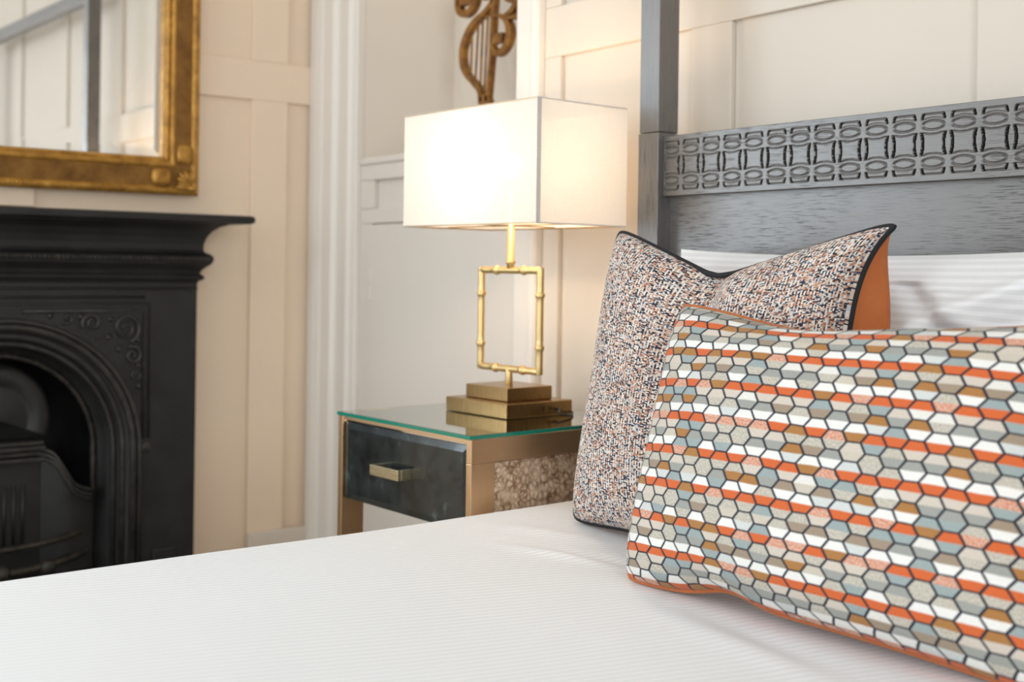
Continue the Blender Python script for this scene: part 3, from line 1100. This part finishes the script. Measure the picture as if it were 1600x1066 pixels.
def frame_side(name, corner_a, corner_b, inw, mat):
    """one mitred side; inw: inward unit vector in (y,z)"""
    bm = BM()
    ay, az_ = corner_a
    by, bz = corner_b
    dy, dz_ = (by - ay), (bz - az_)
    L_ = math.hypot(dy, dz_)
    dy, dz_ = dy / L_, dz_ / L_
    A_, B_ = [], []
    for d_, h_ in prof:
        A_.append(bm.verts.new((h_, ay + inw[0] * d_ + dy * d_, az_ + inw[1] * d_ + dz_ * d_)))
        B_.append(bm.verts.new((h_, by + inw[0] * d_ - dy * d_, bz + inw[1] * d_ - dz_ * d_)))
    n_ = len(prof)
    for k_ in range(n_):
        bm.faces.new((A_[k_], A_[(k_ + 1) % n_], B_[(k_ + 1) % n_], B_[k_]))
    bm.faces.new(A_[::-1])
    bm.faces.new(B_)
    o = obj(name, bm, mat, mr)
    o.data.materials.append(MATS['gilt_ribbed'])
    # ribbed flat between the two beads
    for p_ in o.data.polygons:
        c_ = p_.center
        d_ = (c_.y - ay) * inw[0] + (c_.z - az_) * inw[1]
        if .024 < d_ < .080 and c_.x > .02:
            p_.material_index = 1
    return o


frame_side('frame_side', (my0, mz0), (my1, mz0), (0, 1), 'gilt')
frame_side('frame_side', (my1, mz0), (my1, mz1), (-1, 0), 'gilt')
frame_side('frame_side', (my1, mz1), (my0, mz1), (0, -1), 'gilt')
frame_side('frame_side', (my0, mz1), (my0, mz0), (1, 0), 'gilt')
# beading along the outer edge, too fine to pick apart
bm = BM()
pts = []
for k_ in range(97):
    t_ = k_ / 96
    pts.append((my0 + .014 + (my1 - my0 - .028) * t_, mz0 + .013))
for k_ in range(89):
    t_ = k_ / 88
    pts.append((my1 - .013, mz0 + .014 + (mz1 - mz0 - .028) * t_))
for y_, z_ in pts:
    m_ = bmesh.ops.create_icosphere(bm, subdivisions=1, radius=.0058)
    for v_ in m_['verts']:
        v_.co += Vector((.036, y_, z_))
o = obj('beading', bm, 'gilt', mr)
o['kind'] = 'stuff'
# corner leaves
for sy, sz, cy, cz in ((1, -1, my1, mz0), (1, 1, my1, mz1), (-1, -1, my0, mz0), (-1, 1, my0, mz1)):
    bm = BM()
    org = Vector((0.038, cy - sy * .020, cz - sz * .020))
    for k_ in range(7):
        an = math.radians(3 + 14 * k_)
        L_ = (.056, .050, .060, .066, .060, .050, .056)[k_]
        d_ = Vector((0, -sy * math.cos(an), -sz * math.sin(an)))
        tube(bm, [org + d_ * L_ * q_ + Vector((h_, 0, 0)) for q_, h_ in ((.12, 0), (.35, .006), (.65, .010), (.88, .006), (1, -.002))],
             [.004, .0062, .0078, .0070, .003], 7)
        m_ = bmesh.ops.create_icosphere(bm, subdivisions=1, radius=.0062)
        for v_ in m_['verts']:
            v_.co += org + d_ * (L_ * .93) + Vector((.006, 0, 0))
    for k_ in range(3):
        m_ = bmesh.ops.create_icosphere(bm, subdivisions=2, radius=.0085)
        for v_ in m_['verts']:
            v_.co += org + Vector((.007, -sy * .010 * (k_ > 0) * (k_ == 1), -sz * .010 * (k_ == 2)))
    obj('corner_leaf', bm, 'gilt', mr, True)
    # cartouche ends of the ribbed flats
    for hor in (0, 1):
        L0 = .122
        c2 = (cy - sy * (L0 if hor else .052), cz - sz * (.052 if hor else L0))
        bm = BM()
        m_ = bmesh.ops.create_uvsphere(bm, u_segments=16, v_segments=8, radius=1.0)
        for v_ in m_['verts']:
            a1, a2 = (.030, .026) if hor else (.026, .030)
            sgnp = lambda q_: math.copysign(abs(q_) ** .6, q_)
            v_.co = Vector((.040 + v_.co.x * .010, c2[0] + sgnp(v_.co.y) * a1, c2[1] + sgnp(v_.co.z) * a2))
        obj('cartouche', bm, 'gilt', mr, True)
# bevelled glass, hung a hair out of square
gy0, gy1, gz0, gz1 = my0 + .110, my1 - .110, mz0 + .110, mz1 - .110
bm = BM()
bw = .026
o_ = [bm.verts.new(p) for p in ((.0225, gy0, gz0), (.0225, gy1, gz0), (.0225, gy1, gz1), (.0225, gy0, gz1))]
i_ = [bm.verts.new(p) for p in ((.0233, gy0 + bw, gz0 + bw), (.0233, gy1 - bw, gz0 + bw), (.0233, gy1 - bw, gz1 - bw), (.0233, gy0 + bw, gz1 - bw))]
b_ = [bm.verts.new((.018, v.co.y, v.co.z)) for v in o_]
bm.faces.new(i_)
for k_ in range(4):
    bm.faces.new((o_[k_], o_[(k_ + 1) % 4], i_[(k_ + 1) % 4], i_[k_]))
    bm.faces.new((b_[k_], b_[(k_ + 1) % 4], o_[(k_ + 1) % 4], o_[k_]))
bm.faces.new(b_[::-1])
gl = obj('mirror_glass', bm, 'mirror_silver', mr)
gl.rotation_euler = (0, 0, R(1.0))

# ------------------------------------------------------------------ cast-iron fireplace
FY = .90
fp = thing('fireplace', 'black cast-iron fireplace with arched opening and moulded mantel shelf', 'fireplace', (XF, FY, 0))
PX = .105                       # face of the surround off the wall
HWF = .549
ARC, AZ = .365, .462            # opening radius and springing height
iron = 'cast_iron'


def arch(r_, n_=28, base=0.0):
    """half circle and legs, from the right foot to the left foot: list of (y,z)"""
    out = [(r_, base)]
    for k_ in range(n_ + 1):
        an = math.pi * k_ / n_
        out.append((r_ * math.cos(an), AZ + r_ * math.sin(an)))
    out.append((-r_, base))
    return out


# face plate with arch cut through
bm = BM()
inner = arch(ARC)
outer = []
for (y_, z_) in inner:
    if z_ <= AZ + 1e-6:
        outer.append((math.copysign(HWF, y_), z_))
    else:
        an = math.atan2(z_ - AZ, y_)
        t1 = HWF / max(abs(math.cos(an)), 1e-6)
        t2 = (.965 - AZ) / max(math.sin(an), 1e-6)
        t_ = min(t1, t2)
        outer.append((t_ * math.cos(an), AZ + t_ * math.sin(an)))
# make sure the two upper corners exist
Fi = [bm.verts.new((PX, y_, z_)) for y_, z_ in inner]
Fo = [bm.verts.new((PX, y_, z_)) for y_, z_ in outer]
Bi = [bm.verts.new((.0, y_, z_)) for y_, z_ in inner]
for k_ in range(len(inner) - 1):
    bm.faces.new((Fi[k_], Fo[k_], Fo[k_ + 1], Fi[k_ + 1]))
    bm.faces.new((Bi[k_], Fi[k_], Fi[k_ + 1], Bi[k_ + 1]))
# fill corner triangles
an_c = math.atan2(.965 - AZ, HWF)
for sgn_ in (1, -1):
    for k_ in range(len(outer) - 1):
        (ya, za), (yb, zb) = outer[k_], outer[k_ + 1]
        if sgn_ > 0 and abs(ya - HWF) < 1e-6 and abs(zb - .965) < 1e-6 and yb < HWF - 1e-6:
            cv = bm.verts.new((PX, HWF, .965))
            bm.faces.new((Fo[k_], cv, Fo[k_ + 1]))
        if sgn_ < 0 and abs(za - .965) < 1e-6 and abs(yb + HWF) < 1e-6 and ya > -HWF + 1e-6:
            cv = bm.verts.new((PX, -HWF, .965))
            bm.faces.new((Fo[k_], cv, Fo[k_ + 1]))
box(bm, .0, PX - .0005, HWF - .012, HWF, 0, .965)
box(bm, .0, PX - .0005, -HWF, -HWF + .012, 0, .965)
obj('surround', bm, iron, fp)
# mantel mouldings: one profile mitred round three sides
prof2 = [(0, .945), (.004, .952), (.013, .956), (.017, .962), (.013, .969), (.006, .974), (.010, .984), (.020, .994), (.032, 1.004), (.037, 1.016),
         (.035, 1.026), (.027, 1.033), (.017, 1.037), (.013, 1.046), (.014, 1.062), (.020, 1.082), (.033, 1.102), (.050, 1.114), (.066, 1.119), (.070, 1.1235)]


def mantel(pr):
    bm = BM()
    rows = []
    for r_, z_ in pr:
        x_ = PX + r_
        y_ = HWF + r_
        rows.append([bm.verts.new(p) for p in ((0, -y_, z_), (x_, -y_, z_), (x_, y_, z_), (0, y_, z_))])
    for a1, b1 in zip(rows, rows[1:]):
        for k_ in range(3):
            bm.faces.new((a1[k_], a1[k_ + 1], b1[k_ + 1], b1[k_]))
    bm.faces.new(rows[0][::-1])
    bm.faces.new(rows[-1])
    return bm


obj('mantel_moulding', mantel(prof2), iron, fp)
obj('mantel_shelf', mantel([(.118, 1.124), (.126, 1.1285), (.127, 1.140), (.122, 1.147), (.110, 1.1485)]), iron, fp)
# leaf band under the shelf, too fine to pick apart
bm = BM()
for k_ in range(92):
    y_ = -HWF - .02 + (2 * HWF + .04) * k_ / 91
    m_ = bmesh.ops.create_icosphere(bm, subdivisions=1, radius=.0062)
    for v_ in m_['verts']:
        v_.co.z *= 1.3
        v_.co += Vector((PX + .036, y_, 1.019))
o = obj('leaf_band', bm, 'worn_iron', fp, True)
o['kind'] = 'stuff'
# ridges on the frieze and the square field round the arch
def ridge(name, pts, r_, closed=False, mat=iron, n_=8):
    return obj(name, tube(BM(), pts, r_, n_, closed), mat, fp, True)


ridge('frieze_ridge', [(PX + .002, -HWF, .930), (PX + .002, HWF, .930)], .004)
ridge('field_ridge', [(PX, -.44, .0), (PX, -.44, .905), (PX, .44 - .05, .905)][1:], .0045)
sq = .389
ridge('spandrel_frame', [(PX + .002, sq, AZ + .03), (PX + .002, sq, .866), (PX + .002, .045, .866)], .0055, mat='buffed_iron')
ridge('spandrel_frame', [(PX + .002, -sq, AZ + .03), (PX + .002, -sq, .866), (PX + .002, -.045, .866)], .0055, mat='buffed_iron')
ridge('spandrel_frame', [(PX + .001, sq + .016, AZ + .03), (PX + .001, sq + .016, .886), (PX + .001, -sq - .016, .886), (PX + .001, -sq - .016, AZ + .03)], .004)
# arch rings
for r_, d_, t_ in ((ARC + .013, PX + .006, .0075), (ARC - .004, PX + .001, .011), (ARC - .028, PX - .018, .011), (ARC - .050, PX - .034, .009)):
    ridge('arch_moulding', [(d_, y_, z_) for y_, z_ in arch(r_, 36)], t_, mat='buffed_iron')
# stepped splay from the face into the register
bm = BM()
steps = [(ARC + .001, PX - .004), (ARC - .022, PX - .006), (ARC - .026, PX - .026), (ARC - .046, PX - .030), (ARC - .060, .025), (ARC - .085, .005)]
rings = [[bm.verts.new((d_, y_, z_)) for y_, z_ in arch(r_, 36)] for r_, d_ in steps]
for a1, b1 in zip(rings, rings[1:]):
    for k_ in range(len(a1) - 1):
        bm.faces.new((a1[k_], a1[k_ + 1], b1[k_ + 1], b1[k_]))
obj('register_splay', bm, iron, fp, True)
# rope moulding inside
rope = [(.008, y_, z_) for y_, z_ in arch(ARC - .088, 60)]
ridge('rope_moulding', rope, [.0075 + .002 * (k_ % 2) for k_ in range(len(rope))], mat='worn_iron')
# curved fireback
bm = BM()
rings = []
for k_ in range(9):
    t_ = k_ / 8
    rings.append([bm.verts.new((.004 - .24 * math.sin(t_ * math.pi / 2), y_ * (1 - .52 * t_ ** 2), z_)) for y_, z_ in arch(ARC - .085, 24)])
for a1, b1 in zip(rings, rings[1:]):
    for k_ in range(len(a1) - 1):
        bm.faces.new((a1[k_], a1[k_ + 1], b1[k_ + 1], b1[k_]))
bm.faces.new(rings[-1])
obj('fireback', bm, iron, fp, True)
# scrolled spandrel ornament
for sg in (1, -1):
    def spiral(cy, cz, r0, turns, a0, dirn, r1=.0062):
        pts, rad = [], []
        n_ = int(26 * turns)
        for k_ in range(n_ + 1):
            t_ = k_ / n_
            an = a0 + dirn * t_ * turns * 2 * math.pi
            q_ = r0 * (1 - .82 * t_)
            pts.append((PX + .003, sg * (cy + q_ * math.cos(an)), cz + q_ * math.sin(an)))
            rad.append(r1 * (1 - .4 * t_))
        obj('spandrel_scroll', tube(BM(), pts, rad, 6), 'buffed_iron', fp, True)
    spiral(.335, .815, .042, 1.7, -1.2, 1)
    spiral(.236, .832, .028, 1.5, -2.6, -1)
    spiral(.355, .735, .027, 1.5, 2.0, -1)
    spiral(.168, .846, .016, 1.2, -2.4, 1, .0048)
    spiral(.369, .678, .016, 1.2, 2.4, 1, .0048)
    bm = BM()
    for cy, cz in ((.290, .842), (.372, .780), (.205, .850), (.374, .705), (.120, .853), (.375, .645), (.285, .790), (.315, .755)):
        m_ = bmesh.ops.create_icosphere(bm, subdivisions=1, radius=.010)
        for v_ in m_['verts']:
            v_.co.x *= .5
            v_.co += Vector((PX + .002, sg * cy, cz))
    obj('spandrel_bead', bm, 'buffed_iron', fp, True)['kind'] = 'stuff'
    bm = BM()
    for rad_, th_ in ((.016, .004), (.007, .009)):
        m_ = bmesh.ops.create_uvsphere(bm, u_segments=14, v_segments=8, radius=rad_)
        for v_ in m_['verts']:
            v_.co = Vector((PX + v_.co.x * th_ / rad_ * 1.2, v_.co.y + sg * .400, v_.co.z + .463))
    obj('boss', bm, 'buffed_iron', fp, True)
    # little raised foot block low on the pilaster
    bx('foot_block', iron, fp, PX - .001, PX + .010, sg * .455 - .035, sg * .455 + .035, .06, .165, bevel=.008)
    # cheek scroll beside the basket
    pts = smooth_path([(.02, sg * .105, .470), (.035, sg * .150, .462), (.045, sg * .185, .410), (.045, sg * .215, .365), (.03, sg * .272, .340)], 6)
    bm = BM()
    for dd_ in (0, .014, .026):
        tube(bm, [p_ + Vector((.004, 0, -dd_)) for p_ in pts], .0055, 6)
    obj('cheek_moulding', bm, 'buffed_iron', fp, True)
    bm = BM()
    lo = [bm.verts.new((p_.x, p_.y, .10)) for p_ in pts]
    hi = [bm.verts.new((p_.x, p_.y, p_.z - .006)) for p_ in pts]
    for k_ in range(len(pts) - 1):
        bm.faces.new((lo[k_], lo[k_ + 1], hi[k_ + 1], hi[k_]))
    obj('cheek_plate', bm, iron, fp)
# smoke hood
bm = BM()
rings = []
for r_, d_ in ((.150, -.02), (.146, .030), (.132, .044), (.100, .046), (.092, .036), (.080, .034), (.072, .040), (.0, .042)):
    rings.append([bm.verts.new((d_, r_ * math.cos(math.pi * (k_ / 30 * 1.24 - .12)), .565 + r_ * 1.02 * math.sin(math.pi * (k_ / 30 * 1.24 - .12)))) for k_ in range(31)])
for a1, b1 in zip(rings, rings[1:]):
    for k_ in range(30):
        bm.faces.new((a1[k_], a1[k_ + 1], b1[k_ + 1], b1[k_]))
obj('hood', bm, iron, fp, True)
for z_, w_, d_ in ((.492, .155, .050), (.478, .160, .056), (.462, .150, .048), (.446, .158, .054)):
    bx('hood_ledge', 'buffed_iron', fp, -.03, d_, -w_ + .03, w_ - .03, z_ - .006, z_ + .006, bevel=.003)
bx('back_plate', iron, fp, -.05, .028, -.125, .125, .10, .440, bevel=.004)
for k_ in range(7):
    ridge('back_rib', [(.030, -.075 + .025 * k_, .20), (.030, -.075 + .025 * k_, .375)], .0045)
# basket bars bowed forward
for z_, r_, bow_ in ((.212, .0095, .085), (.150, .012, .100), (.095, .012, .100)):
    pts = [(.012 + bow_ * (1 - (k_ / 10) ** 2), .272 * k_ / 10, z_ + .018 * (abs(k_) / 10) ** 2) for k_ in range(-10, 11)]
    ridge('grate_bar', pts, r_, mat='worn_iron')
for k_ in (-1, 0, 1):
    bm = BM()
    m_ = bmesh.ops.create_uvsphere(bm, u_segments=12, v_segments=8, radius=.022)
    for v_ in m_['verts']:
        v_.co += Vector((.112 - .012 * abs(k_), k_ * .125, .152))
    obj('grate_knob', bm, 'worn_iron', fp, True)
bx('hearth_plate', iron, fp, .0, .30, -HWF - .05, HWF + .05, .0005, .022, bevel=.004)
